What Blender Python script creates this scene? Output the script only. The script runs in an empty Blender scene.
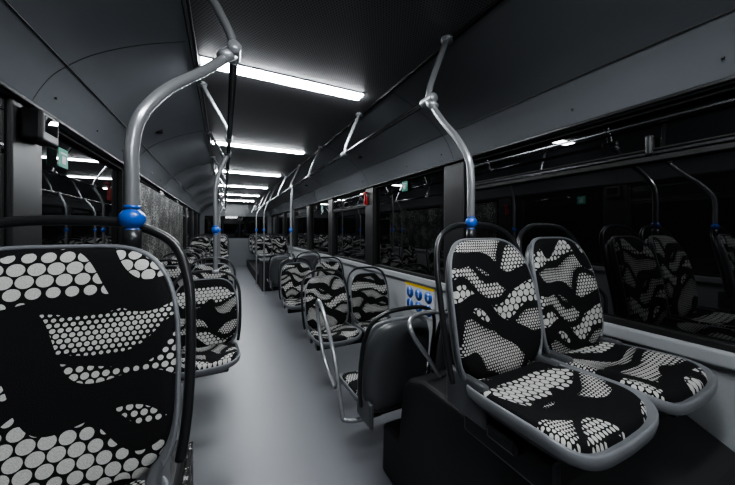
import bpy, bmesh, math, random
from mathutils import Vector, Matrix
random.seed(4)
H=1.35
XL,XR=-0.77,1.63
YF,YB=-2.6,11.6
sc=bpy.context.scene
try:
    sc.view_settings.view_transform='AgX'
    sc.view_settings.look='AgX - Medium High Contrast'
except Exception as ex: print(ex)
# ---------------- materials ----------------
def mat(name,col,rough=.5,metal=0,emit=None,spec=.5,coat=0):
    m=bpy.data.materials.new(name); m.use_nodes=True
    b=m.node_tree.nodes['Principled BSDF']
    b.inputs['Base Color'].default_value=(*col,1)
    b.inputs['Roughness'].default_value=rough
    b.inputs['Metallic'].default_value=metal
    b.inputs['Specular IOR Level'].default_value=spec
    b.inputs['Coat Weight'].default_value=coat
    if emit:
        b.inputs['Emission Color'].default_value=(*emit[0],1)
        b.inputs['Emission Strength'].default_value=emit[1]
    return m
class NT:
    def __init__(s,m): s.t=m.node_tree; s.b=s.t.nodes['Principled BSDF']
    def n(s,k): return s.t.nodes.new(k)
    def link(s,a,b): s.t.links.new(a,b)
    def put(s,sock,v):
        if isinstance(v,(int,float)): sock.default_value=v
        elif isinstance(v,tuple): sock.default_value=v
        else: s.link(v,sock)
    def m(s,op,a,b=0.0,c=None):
        x=s.n('ShaderNodeMath'); x.operation=op
        s.put(x.inputs[0],a); s.put(x.inputs[1],b)
        if c is not None: s.put(x.inputs[2],c)
        return x.outputs[0]
    def comb(s,a,b,c=0.0):
        x=s.n('ShaderNodeCombineXYZ'); s.put(x.inputs[0],a); s.put(x.inputs[1],b); s.put(x.inputs[2],c); return x.outputs[0]
    def noise(s,vec,scale,detail=2,rough=.5):
        x=s.n('ShaderNodeTexNoise'); s.link(vec,x.inputs['Vector']); x.inputs['Scale'].default_value=scale
        x.inputs['Detail'].default_value=detail; x.inputs['Roughness'].default_value=rough; return x.outputs['Fac']
    def hexdist(s,u,v,pitch):
        k=1/pitch; q=math.sqrt(3)
        U=s.m('MULTIPLY',u,k); V=s.m('MULTIPLY',v,k/q)
        def d(off):
            fu=s.m('SUBTRACT',s.m('FRACT',s.m('ADD',U,off)),.5)
            fv=s.m('MULTIPLY',s.m('SUBTRACT',s.m('FRACT',s.m('ADD',V,off)),.5),q)
            return s.m('ADD',s.m('MULTIPLY',fu,fu),s.m('MULTIPLY',fv,fv))
        return s.m('MINIMUM',d(0.0),d(.5))
    def hexdots(s,u,v,pitch,r):
        return s.m('LESS_THAN',s.hexdist(u,v,pitch),r*r)
    def graded(s,u,v,pitch,r,t,a,b):
        c=(a+b)/2; hw=(b-a)/2
        q=s.m('DIVIDE',s.m('SUBTRACT',t,c),hw)
        w=s.m('SUBTRACT',1.0,s.m('MULTIPLY',s.m('MULTIPLY',q,q),.55))
        return s.m('MULTIPLY',s.m('LESS_THAN',s.hexdist(u,v,pitch),s.m('MULTIPLY',w,r*r)),s.band(t,a,b))
    def band(s,t,a,b):
        return s.m('MULTIPLY',s.m('GREATER_THAN',t,a),s.m('LESS_THAN',t,b))
    def mixc(s,f,a,b):
        x=s.n('ShaderNodeMix'); x.data_type='RGBA'; s.put(x.inputs[0],f); s.put(x.inputs[6],a); s.put(x.inputs[7],b); return x.outputs[2]
    def bump(s,h,st,dist=.002):
        x=s.n('ShaderNodeBump'); x.inputs['Strength'].default_value=st; x.inputs['Distance'].default_value=dist
        s.link(h,x.inputs['Height']); s.link(x.outputs[0],s.b.inputs['Normal'])

# fabric
M_fab=mat('seat_fabric',(.02,.02,.02),.9,spec=.2)
N=NT(M_fab)
uv=N.n('ShaderNodeUVMap'); uv.uv_map='UVMap'
sp=N.n('ShaderNodeSeparateXYZ'); N.link(uv.outputs[0],sp.inputs[0])
oi=N.n('ShaderNodeObjectInfo')
u0=N.m('ADD',sp.outputs[0],5.0); v0=N.m('ADD',sp.outputs[1],5.0)
off=N.m('MULTIPLY',oi.outputs['Random'],7.3)
vo=N.m('ADD',v0,off)
ns=N.noise(N.comb(u0,N.m('MULTIPLY',vo,.8)),4.2,.3)
wv=N.m('SINE',N.m('ADD',N.m('MULTIPLY',u0,19.0),N.m('MULTIPLY',vo,5.0)))
t=N.m('FRACT',N.m('ADD',N.m('ADD',N.m('ADD',N.m('MULTIPLY',vo,2.9),N.m('MULTIPLY',ns,.9)),N.m('MULTIPLY',u0,-.35)),N.m('MULTIPLY',wv,.07)))
L=N.graded(u0,v0,.028,.46,t,.0,.27)
Md=N.graded(u0,v0,.0165,.41,t,.38,.60)
S=N.graded(u0,v0,.0118,.39,t,.68,.93)
ns2=N.noise(N.comb(u0,N.m('MULTIPLY',vo,.8),3.3),5,.3)
wv2=N.m('SINE',N.m('ADD',N.m('MULTIPLY',u0,23.0),N.m('MULTIPLY',vo,-11.0)))
t2=N.m('FRACT',N.m('ADD',N.m('ADD',N.m('ADD',N.m('MULTIPLY',vo,4.3),N.m('MULTIPLY',u0,1.5)),N.m('MULTIPLY',ns2,1.1)),N.m('MULTIPLY',wv2,.14)))
keep=N.m('GREATER_THAN',t2,.36)
mask=N.m('MULTIPLY',N.m('MAXIMUM',L,N.m('MAXIMUM',Md,S)),keep)
fz=N.noise(N.comb(u0,v0),420,1)
light=N.mixc(fz,(.25,.245,.235,1),(.62,.61,.59,1))
dark=N.mixc(fz,(.002,.002,.002,1),(.011,.011,.012,1))
N.link(N.mixc(mask,dark,light),N.b.inputs['Base Color'])
N.bump(fz,.35,.002)

def noisy(name,c1,c2,scale,rough,bs=.1,metal=0):
    m=mat(name,c1,rough,metal); n=NT(m)
    g=n.n('ShaderNodeNewGeometry'); f=n.noise(g.outputs['Position'],scale,3,.7)
    n.link(n.mixc(f,(*c1,1),(*c2,1)),n.b.inputs['Base Color'])
    if bs: n.bump(f,bs,.001)
    return m
M_floor=noisy('floor_vinyl',(.085,.088,.098),(.20,.204,.222),260,.36,.15)
M_shell=noisy('seat_shell_plastic',(.055,.058,.062),(.07,.073,.078),300,.33,.1)
M_rim=noisy('seat_rim_plastic',(.135,.142,.152),(.165,.172,.185),300,.33,.1)
M_handle=mat('handle_plastic',(.014,.015,.016),.30)
M_box=noisy('wheelbox_carpet',(.006,.006,.007),(.016,.016,.018),200,.65,.3)
M_pole=mat('grey_powdercoat',(.34,.347,.36),.24,.6)
M_rail=mat('shaded_rail_metal',(.14,.145,.15),.25,.9)  # shade of the top-lit grab rails put into the base colour
M_clamp=mat('clamp_grey',(.33,.34,.355),.35,.4)
M_blue=mat('blue_plastic',(.008,.085,.42),.3,coat=.4)
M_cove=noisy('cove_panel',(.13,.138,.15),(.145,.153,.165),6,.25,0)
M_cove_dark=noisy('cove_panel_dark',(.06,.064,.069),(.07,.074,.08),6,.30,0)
M_wall=noisy('wall_panel_light',(.27,.28,.29),(.31,.32,.33),90,.5,.05)
M_dark=mat('dark_frame',(.010,.010,.011),.4)
M_rub=mat('rubber_seal',(.005,.005,.005),.6)
M_glass=mat('night_glass',(.004,.004,.0045),.012,spec=1.0,coat=.5)
M_glass.node_tree.nodes['Principled BSDF'].inputs['Coat Roughness'].default_value=.012
M_light=mat('led_strip',(1,1,1),.5,emit=((.93,.97,1.0),92))
M_yel=mat('yellow_label',(.55,.38,.02),.5)
M_white=mat('white_label',(.45,.46,.48),.5)
M_red=mat('red_plastic',(.35,.012,.012),.4)
M_green=mat('green_label',(.02,.24,.16),.5)
M_ceil=mat('ceiling_perforated',(.1,.1,.1),.45)
n=NT(M_ceil); g=n.n('ShaderNodeNewGeometry'); s2=n.n('ShaderNodeSeparateXYZ'); n.link(g.outputs['Position'],s2.inputs[0])
hd=n.hexdots(s2.outputs[0],s2.outputs[1],.014,.28)
n.link(n.mixc(hd,(.135,.135,.14,1),(.025,.025,.025,1)),n.b.inputs['Base Color'])
M_speck=mat('speckled_black',(.02,.02,.02),.6,spec=.2)
n=NT(M_speck); g=n.n('ShaderNodeNewGeometry'); f=n.noise(g.outputs['Position'],45,3,.8)
f2=n.noise(g.outputs['Position'],5,2)
th=n.m('GREATER_THAN',n.m('ADD',f,n.m('MULTIPLY',f2,.3)),.72)
n.link(n.mixc(th,(.006,.006,.006,1),(.35,.35,.33,1)),n.b.inputs['Base Color'])

# ---------------- mesh helpers ----------------
def link(o,parent=None):
    bpy.context.scene.collection.objects.link(o)
    if parent: o.parent=parent
    return o
def empty(name,loc=(0,0,0),rz=0):
    e=bpy.data.objects.new(name,None); e.empty_display_size=.1; e.location=loc; e.rotation_euler=(0,0,rz); return link(e)
def meshobj(name,verts,faces,mats,parent=None,smooth=True,uvs=None,fm=None):
    me=bpy.data.meshes.new(name); me.from_pydata(verts,[],faces); 
    for m in (mats if isinstance(mats,list) else [mats]): me.materials.append(m)
    if uvs:
        l=me.uv_layers.new(name='UVMap')
        for p in me.polygons:
            for li in p.loop_indices: l.data[li].uv=uvs[me.loops[li].vertex_index]
    bm=bmesh.new(); bm.from_mesh(me); bmesh.ops.recalc_face_normals(bm,faces=bm.faces); bm.to_mesh(me); bm.free()
    for p in me.polygons: p.use_smooth=smooth
    if fm:
        for p,i in zip(me.polygons,fm): p.material_index=i
    return link(bpy.data.objects.new(name,me),parent)
def boxes(name,bl,m,parent=None,bevel=.004,seg=2):
    V=[];F=[];fm=[]
    for b in bl:
        x0,x1,y0,y1,z0,z1=b[:6]; mi=b[6] if len(b)>6 else 0
        k=len(V); V+=[(x,y,z) for x in(x0,x1) for y in(y0,y1) for z in(z0,z1)]
        F+=[[k+i for i in f] for f in((0,1,3,2),(4,6,7,5),(0,4,5,1),(2,3,7,6),(0,2,6,4),(1,5,7,3))]; fm+=[mi]*6
    o=meshobj(name,V,F,m,parent,False,fm=fm)
    if bevel:
        md=o.modifiers.new('Bevel','BEVEL'); md.width=bevel; md.segments=seg; md.limit_method='ANGLE'
    return o
def catmull(P,sub=8,closed=False):
    P=[Vector(p) for p in P]; out=[]; n=len(P)
    for i in range(n-1):
        p0=P[max(i-1,0)];p1=P[i];p2=P[i+1];p3=P[min(i+2,n-1)]
        for j in range(sub):
            t=j/sub
            out.append(.5*((2*p1)+(p2-p0)*t+(2*p0-5*p1+4*p2-p3)*t*t+(3*p1-p0-3*p2+p3)*t**3))
    out.append(P[-1]); return out
def tubegeo(P,r,seg=16,rad2=None):
    V=[];F=[]; n=len(P); up=None
    for i,p in enumerate(P):
        d=(P[min(i+1,n-1)]-P[max(i-1,0)]).normalized()
        if up is None: up=d.orthogonal().normalized()
        up=(up-d*up.dot(d)).normalized(); s=d.cross(up)
        for k in range(seg):
            a=2*math.pi*k/seg; V.append(p+up*math.cos(a)*r+s*math.sin(a)*(rad2 or r))
    for i in range(n-1):
        for k in range(seg):
            F.append((i*seg+k,i*seg+(k+1)%seg,(i+1)*seg+(k+1)%seg,(i+1)*seg+k))
    F.append(tuple(range(seg))[::-1]); F.append(tuple((n-1)*seg+k for k in range(seg)))
    return V,F
def tube(name,pts,r,m,parent=None,smooth=True,seg=16,sub=8):
    P=catmull(pts,sub) if smooth else [Vector(p) for p in pts]
    V,F=tubegeo(P,r,seg)
    o=meshobj(name,V,F,m,parent)
    return o
def ball(name,c,r,m,parent=None):
    V=[];F=[];prof=[]
    prof.append((r*.62,-r*1.25)); prof.append((r*.66,-r*.95))
    for i in range(13):
        a=-math.pi*.36+i*(math.pi*.72/12); prof.append((r*math.cos(a)*1.05,r*math.sin(a)*1.02))
    prof.append((r*.66,r*.95)); prof.append((r*.62,r*1.25))
    seg=28
    for (rr,z) in prof:
        for k in range(seg):
            a=2*math.pi*k/seg; V.append((c[0]+rr*math.cos(a),c[1]+rr*math.sin(a),c[2]+z))
    for i in range(len(prof)-1):
        for k in range(seg): F.append((i*seg+k,i*seg+(k+1)%seg,(i+1)*seg+(k+1)%seg,(i+1)*seg+k))
    F.append(tuple(range(seg))[::-1]); F.append(tuple((len(prof)-1)*seg+k for k in range(seg)))
    return meshobj(name,V,F,m,parent)

# ---------------- seat ----------------
def superell(hw,b0,b1,n,taper,N_=64):
    out=[]; c=(b0+b1)/2; hh=(b1-b0)/2
    for i in range(N_):
        t=2*math.pi*i/N_; ca,sa=math.cos(t),math.sin(t)
        a=hw*math.copysign(abs(ca)**(2/n),ca); b=c+hh*math.copysign(abs(sa)**(2/n),sa)
        a*=taper((b-b0)/(b1-b0)); out.append((a,b))
    return out
def pillow(outline,rings,fn):
    V=[];F=[];U=[];n=len(outline)
    cx=0; cy=(min(p[1] for p in outline)+max(p[1] for p in outline))/2
    for (s,h) in rings:
        for (a,b) in outline:
            aa=a*s; bb=cy+(b-cy)*s; V.append(fn(aa,bb,h)); U.append((aa,bb))
    for i in range(len(rings)-1):
        for k in range(n): F.append((i*n+k,i*n+(k+1)%n,(i+1)*n+(k+1)%n,(i+1)*n+k))
    V.append(fn(cx,cy,rings[-1][1])); U.append((cx,cy)); c=len(V)-1; L=(len(rings)-1)*n
    for k in range(n): F.append((L+k,L+(k+1)%n,c))
    V.append(fn(cx,cy,rings[0][1])); U.append((cx,cy)); c=len(V)-1
    for k in range(n): F.append(((k+1)%n,k,c))
    return V,F,U
TILT=math.radians(12)
def fback(a,b,h):
    h2=h+.030*(a/.21)**2*(.6+.4*min(max(b/.5,0),1))+ .012*math.sin(max(min(b/.5,1),0)*math.pi)
    y=b*math.sin(TILT)-h2*math.cos(TILT); z=b*math.cos(TILT)+h2*math.sin(TILT)
    return (a,y,z)
def fpan(a,b,h):
    h2=h+.022*(a/.21)**2
    q=max(0,-b-.24)/.12
    z=h2-.018*q*q+ .02*(-b/.38)
    return (a,b,z)
tb=lambda t:1.0-.15*max(0,(t-.5)/.5)**1.8-.06*(1-min(t/.3,1))**2
tp=lambda t:1.03-.09*t
SEAT={}
def seat_meshes():
    cush=[(1,0),(1.0,.006),(.988,.016),(.955,.024),(.88,.028),(.7,.028),(.5,.026),(.3,.025),(.12,.025)]
    ob=superell(.208,.012,.502,4.2,tb); V,F,U=pillow(ob,cush,fback); SEAT['backrest_cushion']=(V,F,U,M_fab)
    op=superell(.202,-.355,-.0,5,tp); V,F,U=pillow(op,cush,lambda a,b,h:fpan(a,b,h)); SEAT['seat_cushion']=(V,F,U,M_fab)
    rim=[(.86,-.004),(.96,-.006),(.995,-.002),(1.0,.006),(.995,.013),(.975,.016),(.965,.013),(.93,.004),(.7,.002)]
    V,F,U=pillow(superell(.217,-.02,.509,4.2,tb),rim,fback); SEAT['backrest_rim']=(V,F,None,M_rim)
    V,F,U=pillow(superell(.219,-.376,.012,5,tp),[(.86,-.02),(.95,-.022),(.985,-.016),(1.0,.0),(.998,.012),(.985,.017),(.965,.016),(.94,.006),(.7,.004)],fpan); SEAT['pan_rim']=(V,F,None,M_rim)
    sh=[(.3,-.055),(.6,-.054),(.8,-.05),(.9,-.042),(.97,-.026),(1.0,-.004),(.97,.0),(.5,.0)]
    V,F,U=pillow(superell(.212,-.03,.50,4,tb),sh,fback); SEAT['backrest_shell']=(V,F,None,M_shell)
    V,F,U=pillow(superell(.210,-.362,.03,4.5,tp),[(.3,-.065),(.7,-.06),(.86,-.05),(.95,-.03),(.99,-.012),(.9,-.004),(.5,-.004)],fpan); SEAT['pan_shell']=(V,F,None,M_shell)
    P=[(-.214,.03),(-.224,.10),(-.230,.20),(-.230,.32),(-.222,.42),(-.190,.507),(-.12,.552),(-.05,.564)]
    P=P+[(-a,b) for a,b in P[::-1]]
    P=catmull([fback(a,b,-.008 -.02*(a/.21)**2) for a,b in P],6)
    V,F=tubegeo(P,.0115,14,.0100); SEAT['grab_handle']=(V,F,None,M_handle)
seat_meshes()
CACHE={}
def seat(x,y,z,face_away=False):
    e=empty('bus_seat',(x,y,z),math.pi if face_away else 0)
    for k,(V,F,U,m) in SEAT.items():
        if k not in CACHE:
            o=meshobj(k,V,F,m,e,True,U); CACHE[k]=o.data
        else: link(bpy.data.objects.new(k,CACHE[k]),e)
    boxes('side_bracket',[(-.19,-.165,-.10,.075,-.075,.06),(.165,.19,-.10,.075,-.075,.06)],M_shell,e,.012,3)
    return e
def highseat(x,y,z,top):
    e=seat(x,y,z)
    boxes('mounting_frame',[(-.16,-.12,-.28,.02,top-z+.002,-.05),(.12,.16,-.28,.02,top-z+.002,-.05),(-.19,.19,-.20,-.10,-.085,-.045)],M_handle,e,.01,2)
    return e
def lowseat(x,y,away=False,sz=-.95,arm=None):
    """cantilevered from the side wall"""
    e=seat(x,y,sz,away)
    wall=(XR-.015-x) if x>.4 else (XL+.015-x)
    if away: wall=-wall
    b=[(min(-.15 if wall>0 else .15,wall),max(-.15 if wall>0 else .15,wall),-.16,-.08,-.125,-.06)]
    if abs(wall)<.5: b.append((min(wall,wall-math.copysign(.03,wall)),max(wall,wall-math.copysign(.03,wall)),-.24,0,-.20,-.03))
    boxes('cantilever_beam',b,M_handle,e,.01,2)
    return e
# ---------------- room shell ----------------
ZC=.95
floor=boxes('floor',[(XL,XR,YF,YB,-H-.06,-H)],M_floor,bevel=0)
ceiling=boxes('ceiling',[(-.13,1.0,YF,YB,ZC,ZC+.03)],M_ceil,bevel=0)
for i,xx in enumerate((-.14,1.0)):
    boxes('trim_%d'%(i+1),[(xx,xx+.012,YF,YB,ZC-.014,ZC+.01),(xx-.02 if i==0 else xx+.018,xx-.012 if i==0 else xx+.026,YF,YB,ZC-.012,ZC+.01)],M_dark,bevel=.002)
prof=[(1.0,.955),(1.035,.945),(1.12,.915),(1.22,.875),(1.32,.825),(1.40,.775),(1.47,.715),(1.52,.66),(1.555,.60),(1.575,.555),(1.585,.535),(1.61,.527),(1.64,.527)]
def cove(name,pr,split=None):
    P=catmull([(a,0,b) for a,b in pr],4); V=[];F=[]
    ys=[YF,YB]
    for y in ys: V+=[(p.x,y,p.z) for p in P]
    n=len(P)
    for i in range(n-1): F.append((i,i+1,n+i+1,n+i))
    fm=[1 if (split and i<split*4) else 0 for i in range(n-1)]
    o=meshobj(name,V,F,[M_cove,M_cove_dark],fm=fm); md=o.modifiers.new('Solid','SOLIDIFY'); md.thickness=.01; md.offset=0
    return o
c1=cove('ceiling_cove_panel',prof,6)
pl=[(.86-a,b) for a,b in prof]
c2=cove('ceiling_cove_panel',pl)
for pr,sg in((prof,1),(pl,-1)):
    e=empty('cove_seam_trim')
    P=catmull([(a,0,b) for a,b in pr[1:11]],4)
    for k in range(9):
        y=-1.2+k*1.45
        V,F=tubegeo([Vector((p.x-.003*sg,y,p.z-.004)) for p in P],.0022,6); meshobj('seam_%d'%k,V,F,M_rub,e)
    a,b=pr[6]
    boxes('long_seam',[(a-.004*sg-.002,a-.004*sg+.002,YF,YB,b-.009,b-.005)],M_rub,e,0)
    a,b=pr[10]
    boxes('lower_bead',[(a-.012,a+.012,YF,YB,b-.016,b+.0)],M_dark,e,.004)
    bs=[]
    for k in range(24):
        y=-1.2+k*.4833; a,b=pr[8]; 
        bs.append((a-.012*sg-.004,a-.012*sg+.004,y+.1,y+.108,b-.008,b))
    boxes('cover_screws',bs,M_dark,e,0)
WB,WT=-.42,.52
pil=[-1.25,1.73,3.2,4.65,6.1,7.55,9.0,10.45]
def side(xw,sg,nm,p):
    o=boxes('wall_'+nm,[(min(xw,xw+sg*.06),max(xw,xw+sg*.06),YF,YB,-H-.06,WB-.02),(min(xw,xw+sg*.06),max(xw,xw+sg*.06),YF,YB,WT,ZC+.1)],M_wall,bevel=0)
    t=boxes('trim_sill_'+nm,[(min(xw,xw-sg*.035),max(xw,xw-sg*.035),YF,YB,WB-.075,WB-.015)],M_wall,bevel=.012,seg=3)
    b=boxes('baseboard_'+nm,[(min(xw,xw-sg*.012),max(xw,xw-sg*.012),YF,YB,-H,-H+.12)],M_dark,bevel=.003)
    edges=[YF]+p+[YB]; w=0
    pb=[]
    for y in p: pb.append((min(xw-sg*.03,xw+sg*.05),max(xw-sg*.03,xw+sg*.05),y-.11,y+.11,WB-.015,WT+.01))
    boxes('window_pillar_trim_'+nm,pb,M_dark,bevel=.012,seg=3)
    for i in range(len(edges)-1):
        y0=edges[i]+(.11 if i else 0); y1=edges[i+1]-(.11 if i<len(edges)-2 else 0); w+=1
        e=empty('window_%d'%w if nm=='right' else 'window_%d'%(w+20))
        xa=xw+sg*.02
        meshobj('glass',[(xa,y0,WB-.02),(xa,y1,WB-.02),(xa,y1,WT),(xa,y0,WT)],[(0,1,2,3)],M_glass,e,False)
        f=.022; d0,d1=min(xa,xw-sg*.012),max(xa,xw-sg*.012)
        L=[(d0,d1,y0,y1,WB-.02,WB+f-.01),(d0,d1,y0,y1,WT-f,WT),(d0,d1,y0,y0+f,WB,WT),(d0,d1,y1-f,y1,WB,WT)]
        if i in(1,3,5):
            L+=[(d0,d1,y0,y1,.29,.315),(d0,d1-.0,y0,y1,.335,.345)]
        boxes('frame',L,M_rub,e,.004)
        if i in(1,3,5):
            yl=y0+(y1-y0)*.62
            boxes('hopper_latch',[(min(xw-sg*.03,xw-sg*.008),max(xw-sg*.03,xw-sg*.008),yl-.012,yl+.012,.315,.40)],M_handle,e,.008,3)
            boxes('hopper_rail',[(min(xw-sg*.02,xw-sg*.012),max(xw-sg*.02,xw-sg*.012),y0+.02,y1-.02,.455,.465),(min(xw-sg*.02,xw-sg*.012),max(xw-sg*.02,xw-sg*.012),y0+.02,y1-.02,.318,.330)],M_rail,e,.002)
side(XR,1,'right',pil)
side(XL,-1,'left',pil)
for nm,y,s in(('rear',YB,1),('front',YF,-1)):
    boxes('wall_'+nm,[(XL,XR,min(y,y+s*.06),max(y,y+s*.06),-H,-.3),(XL,XR,min(y,y+s*.06),max(y,y+s*.06),.5,1.0),(XL,XL+.15,min(y,y+s*.06),max(y,y+s*.06),-.3,.5),(XR-.15,XR,min(y,y+s*.06),max(y,y+s*.06),-.3,.5)],M_cove,bevel=0)
    e=empty('window_'+nm); meshobj('glass',[(XL+.15,y+s*.02,-.3),(XR-.15,y+s*.02,-.3),(XR-.15,y+s*.02,.5),(XL+.15,y+s*.02,.5)],[(0,1,2,3)],M_glass,e,False)
# ---------------- lights ----------------
for k in range(-2,6):
    y=1.87+1.67*k
    e=empty('ceiling_light')
    boxes('diffuser',[(-.115,.87,y-.045,y+.045,ZC-.014,ZC+.001)],M_light,e,.006,3)
    boxes('housing',[(-.122,.877,y-.055,y-.046,ZC-.006,ZC+.002),(-.122,.877,y+.046,y+.055,ZC-.006,ZC+.002)],M_clamp,e,.002)
# ---------------- wheelboxes ----------------
def archbox(name,x0,x1,pts,m):
    P=[(y,z) for y,z in pts]; V=[(x0,y,z) for y,z in P]+[(x1,y,z) for y,z in P]; n=len(P)
    F=[tuple(range(n)),tuple(range(n,2*n))[::-1]]+[(i,(i+1)%n,n+(i+1)%n,n+i) for i in range(n)]
    o=meshobj(name,V,F,m,None,False); md=o.modifiers.new('Bevel','BEVEL'); md.width=.02; md.segments=3; md.limit_method='ANGLE'; md.angle_limit=.6
    return o
archbox('wheel_arch_box',.795,XR-.002,[(1.43,-H),(1.42,-1.08),(1.26,-1.06),(1.22,-.78),(1.17,-.72),(1.05,-.68),(.7,-.68),(.48,-.71),(.33,-.79),(.22,-.92),(.16,-1.1),(.14,-H)],M_box)
archbox('wheel_arch_box',XL+.002,-.12,[(1.30,-H),(1.29,-.82),(1.24,-.75),(1.1,-.72),(.3,-.72),(.15,-.79),(.05,-.9),(0,-1.1),(-.02,-H)],M_box)
highseat(.888,.72,-.53,-.68); highseat(1.325,.72,-.53,-.68)
highseat(-.300,.735,-.53,-.72)
boxes('speckled_side_panel',[(-.119,-.105,.75,1.28,-H,-.80)],M_speck,bevel=.003)  # black panel with pale specks, aisle side of the left arch box
lowseat(.865,1.41,True,sz=-.965); lowseat(1.35,1.41,True,sz=-.965)
for y in(2.66,3.95): lowseat(.885,y); lowseat(1.35,y)
lowseat(.92,5.3,True); lowseat(1.375,5.3,True)
for y in(2.40,3.5): lowseat(-.12,y,sz=-.865); lowseat(-.555,y,sz=-.865)
for y in(4.6,5.6,6.6): lowseat(-.55,y,sz=-.87)
RP=-H+.25
boxes('rear_platform',[(.74,XR-.01,7.6,YB-.002,-H+.001,RP)],M_box,bevel=.01)
boxes('rear_platform',[(XL+.01,.12,7.6,YB-.002,-H+.001,RP)],M_box,bevel=.01)
for y in(8.4,9.4,10.6):
    for x in(-.545,-.12,.98,1.395): lowseat(x,y,sz=-.68)
e=empty('equipment_cabinet'); boxes('body',[(.74,1.5,6.7,7.4,-H,-.70)],M_box,e,.02,3); boxes('lid',[(.73,1.51,6.69,7.41,-.70,-.67)],M_shell,e,.01)
# ---------------- poles and rails ----------------
def clampj(e,c):
    x,y,z=c
    V,F=tubegeo([Vector((x,y-.04,z)),Vector((x,y-.035,z)),Vector((x,y+.035,z)),Vector((x,y+.04,z))],.021,18); meshobj('clamp_sleeve',V,F,M_clamp,e)
for sx,xr in((-1,.03),(1,.85)):
    e=empty('ceiling_grab_rail')
    tube('rail',[(xr,1.08,.6),(xr,10.9,.6)],.014,M_rail,e,False)
    xc=-.128 if sx<0 else .99
    for k in range(10):
        y=1.08+k*1.04
        tube('hanger_%d'%k,[(xr,y,.6),(xr+(xc-xr)*.12,y+.005,.68),(xr+(xc-xr)*.85,y+.03,.9),(xc,y+.035,.955)],.015 if k==0 else .0135,M_pole,e)
        clampj(e,(xr,y,.6))
        V,F=tubegeo([Vector((xc,y+.035,.935)),Vector((xc,y+.035,.955))],.03,18); meshobj('ceiling_flange_%d'%k,V,F,M_clamp,e)
def seatpole(xb,yb,zb,xr,yr,zr=.6,r=.0185,br=.026):
    e=empty('grab_pole')
    d=(xr-xb)
    tube('tube',[(xb,yb,zb-.06),(xb,yb,zb+.08),(xb,yb,zb+.17),(xb+d*.07,yb+(yr-yb)*.05,zb+.25),(xb+d*.28,yb+(yr-yb)*.28,zb+.345),(xb+d*.62,yb+(yr-yb)*.64,zb+.45),(xr,yr,zr-.0)],r,M_pole,e,sub=10)
    ball('blue_knuckle',(xb,yb,zb),br,M_blue,e)
    V,F=tubegeo([Vector((xb,yb,zb-.075)),Vector((xb,yb,zb-.025))],.018,16); meshobj('seat_clamp',V,F,M_handle,e)
    V,F=tubegeo([Vector((xr,yr,zr)),Vector((xr+(xb-xr)*.16,yr+(yb-yr)*.16,zr-.045))],.0205,16); meshobj('rail_socket',V,F,M_clamp,e)
    return e
seatpole(-.19,.84,.026,.03,1.08,r=.0145,br=.0245)
seatpole(.863,.835,.028,.85,1.08,r=.0145,br=.0225)
def pole(x,y,z0,xr,bz=-.0):
    e=empty('grab_pole')
    tube('tube',[(x,y,z0),(x,y,z0*.5),(x,y,.1),(x,y,.32),(x+(xr-x)*.3,y,.45),(xr,y,.6)],.0165,M_pole,e)
    ball('blue_knuckle',(x,y,bz),.028,M_blue,e)
    clampj(e,(xr,y,.6))
    V,F=tubegeo([Vector((x,y,z0)),Vector((x,y,z0+.03))],.024,16); meshobj('foot',V,F,M_clamp,e)
pole(-.06,2.52,-.335,.03); pole(.83,4.07,-.41,.85)
for x,y,xr in((-.09,5.2,.03),(-.09,7.3,.03),(.76,6.5,.85),(.70,7.5,.85)):
    pole(x,y,-H,xr)
e=empty('seat_side_grab_loop')
tube('loop',[(.63,1.60,-1.12),(.63,1.66,-1.0),(.63,1.76,-.80),(.63,1.93,-.62),(.63,2.05,-.535),(.63,2.11,-.53),(.63,2.13,-.57),(.63,2.10,-.68),(.63,2.00,-.86),(.63,1.88,-.95),(.63,1.74,-1.0)],.0135,M_pole,e)
tube('lower_mount',[(.63,1.60,-1.12),(.70,1.56,-1.12),(.83,1.50,-1.08)],.0135,M_pole,e)
e=empty('seat_side_grab_loop')
tube('loop',[(.90,1.06,-.69),(.86,1.10,-.60),(.80,1.13,-.50),(.81,1.17,-.44),(.90,1.19,-.42),(1.05,1.18,-.44),(1.12,1.14,-.52),(1.12,1.06,-.69)],.0115,M_pole,e)
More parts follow.
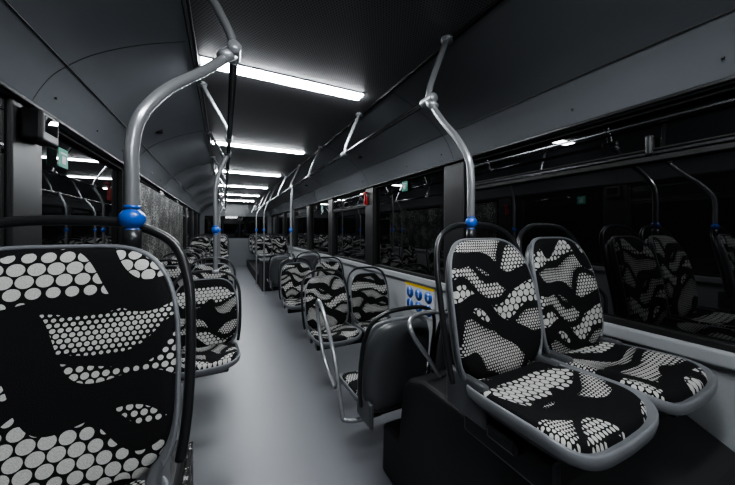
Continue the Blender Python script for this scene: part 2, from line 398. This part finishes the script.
# ---------------- labels etc ----------------
e=empty('priority_seat_sign'); xw=XR-.012
boxes('board',[(xw,XR-.001,1.98,2.42,-.78,-.50)],M_white,e,.003)
boxes('yellow_band',[(xw-.003,xw,1.98,2.42,-.535,-.51)],M_yel,e,0)
for i in range(3):
    for j in range(2):
        V,F=tubegeo([Vector((xw-.004,2.06+i*.14,-.60-j*.115)),Vector((xw,2.06+i*.14,-.60-j*.115))],.053,24); meshobj('blue_disc_%d'%(i*2+j),V,F,M_blue,e)
        boxes('pictogram_%d'%(i*2+j),[(xw-.006,xw-.003,2.053+i*.14,2.067+i*.14,-.625-j*.115,-.59-j*.115),(xw-.006,xw-.003,2.05+i*.14,2.07+i*.14,-.585-j*.115,-.572-j*.115)],M_white,e,.002)
def sign(x,y,z,m,nm,sx):
    e=empty(nm); s=sx
    boxes('plate',[(min(x,x+s*.004),max(x,x+s*.004),y-.05,y+.05,z-.05,z+.05)],m,e,.002)
    boxes('pictogram',[(min(x+s*.004,x+s*.006),max(x+s*.004,x+s*.006),y-.02,y+.02,z-.03,z+.01),(min(x+s*.004,x+s*.006),max(x+s*.004,x+s*.006),y-.03,y+.03,z+.02,z+.03)],M_white,e,0)
sign(XR-.0,2.45,.44,M_green,'exit_sign',-1); sign(XL,2.10,.38,M_green,'exit_sign',1)
sign(XR,5.2,.40,M_green,'exit_sign',-1)
def hammer(x,y,z,s):
    e=empty('emergency_hammer')
    boxes('holder',[(min(x,x+s*.02),max(x,x+s*.02),y-.03,y+.03,z-.09,z+.02)],M_red,e,.006)
    boxes('handle',[(min(x+s*.02,x+s*.04),max(x+s*.02,x+s*.04),y-.01,y+.01,z-.08,z+.07),(min(x+s*.015,x+s*.045),max(x+s*.015,x+s*.045),y-.04,y+.04,z+.045,z+.07)],M_red,e,.005)
hammer(XR-.03,3.25,.40,-1); hammer(XL+.03,3.15,.33,1)
boxes('speckled_wall_panel',[(XL+.002,XL+.035,3.35,6.8,-.42,.47)],M_speck,bevel=.004)  # black panel with pale specks in front of the left windows
e=empty('ticket_validator'); boxes('body',[(XL+.031,XL+.10,1.66,1.80,.37,.50)],M_dark,e,.012,3); boxes('screen',[(XL+.1,XL+.102,1.68,1.78,.41,.48)],M_glass,e,0)
for x,y in((1.34,2.9),(1.34,5.2),(-.48,2.9)):
    e=empty('ceiling_speaker')
    V,F=tubegeo([Vector((x,y,.825)),Vector((x-.005*(1 if x>0 else -1),y,.795))],.03,20); meshobj('grille',V,F,M_dark,e)

w=bpy.data.worlds.new('night'); bpy.context.scene.world=w; w.use_nodes=True
w.node_tree.nodes['Background'].inputs[0].default_value=(.004,.005,.007,1); w.node_tree.nodes['Background'].inputs[1].default_value=1
cd=bpy.data.cameras.new('camera'); cam=bpy.data.objects.new('camera',cd); link(cam)
cd.sensor_width=36; cd.lens=36*290/735; cd.shift_y=-12.5/735; cd.clip_start=.02
cam.rotation_euler=(math.radians(90),0,-math.radians(26.3))
for o in list(bpy.context.scene.objects):
    if o.parent is None: o.location.z+=H
bpy.context.scene.camera=cam
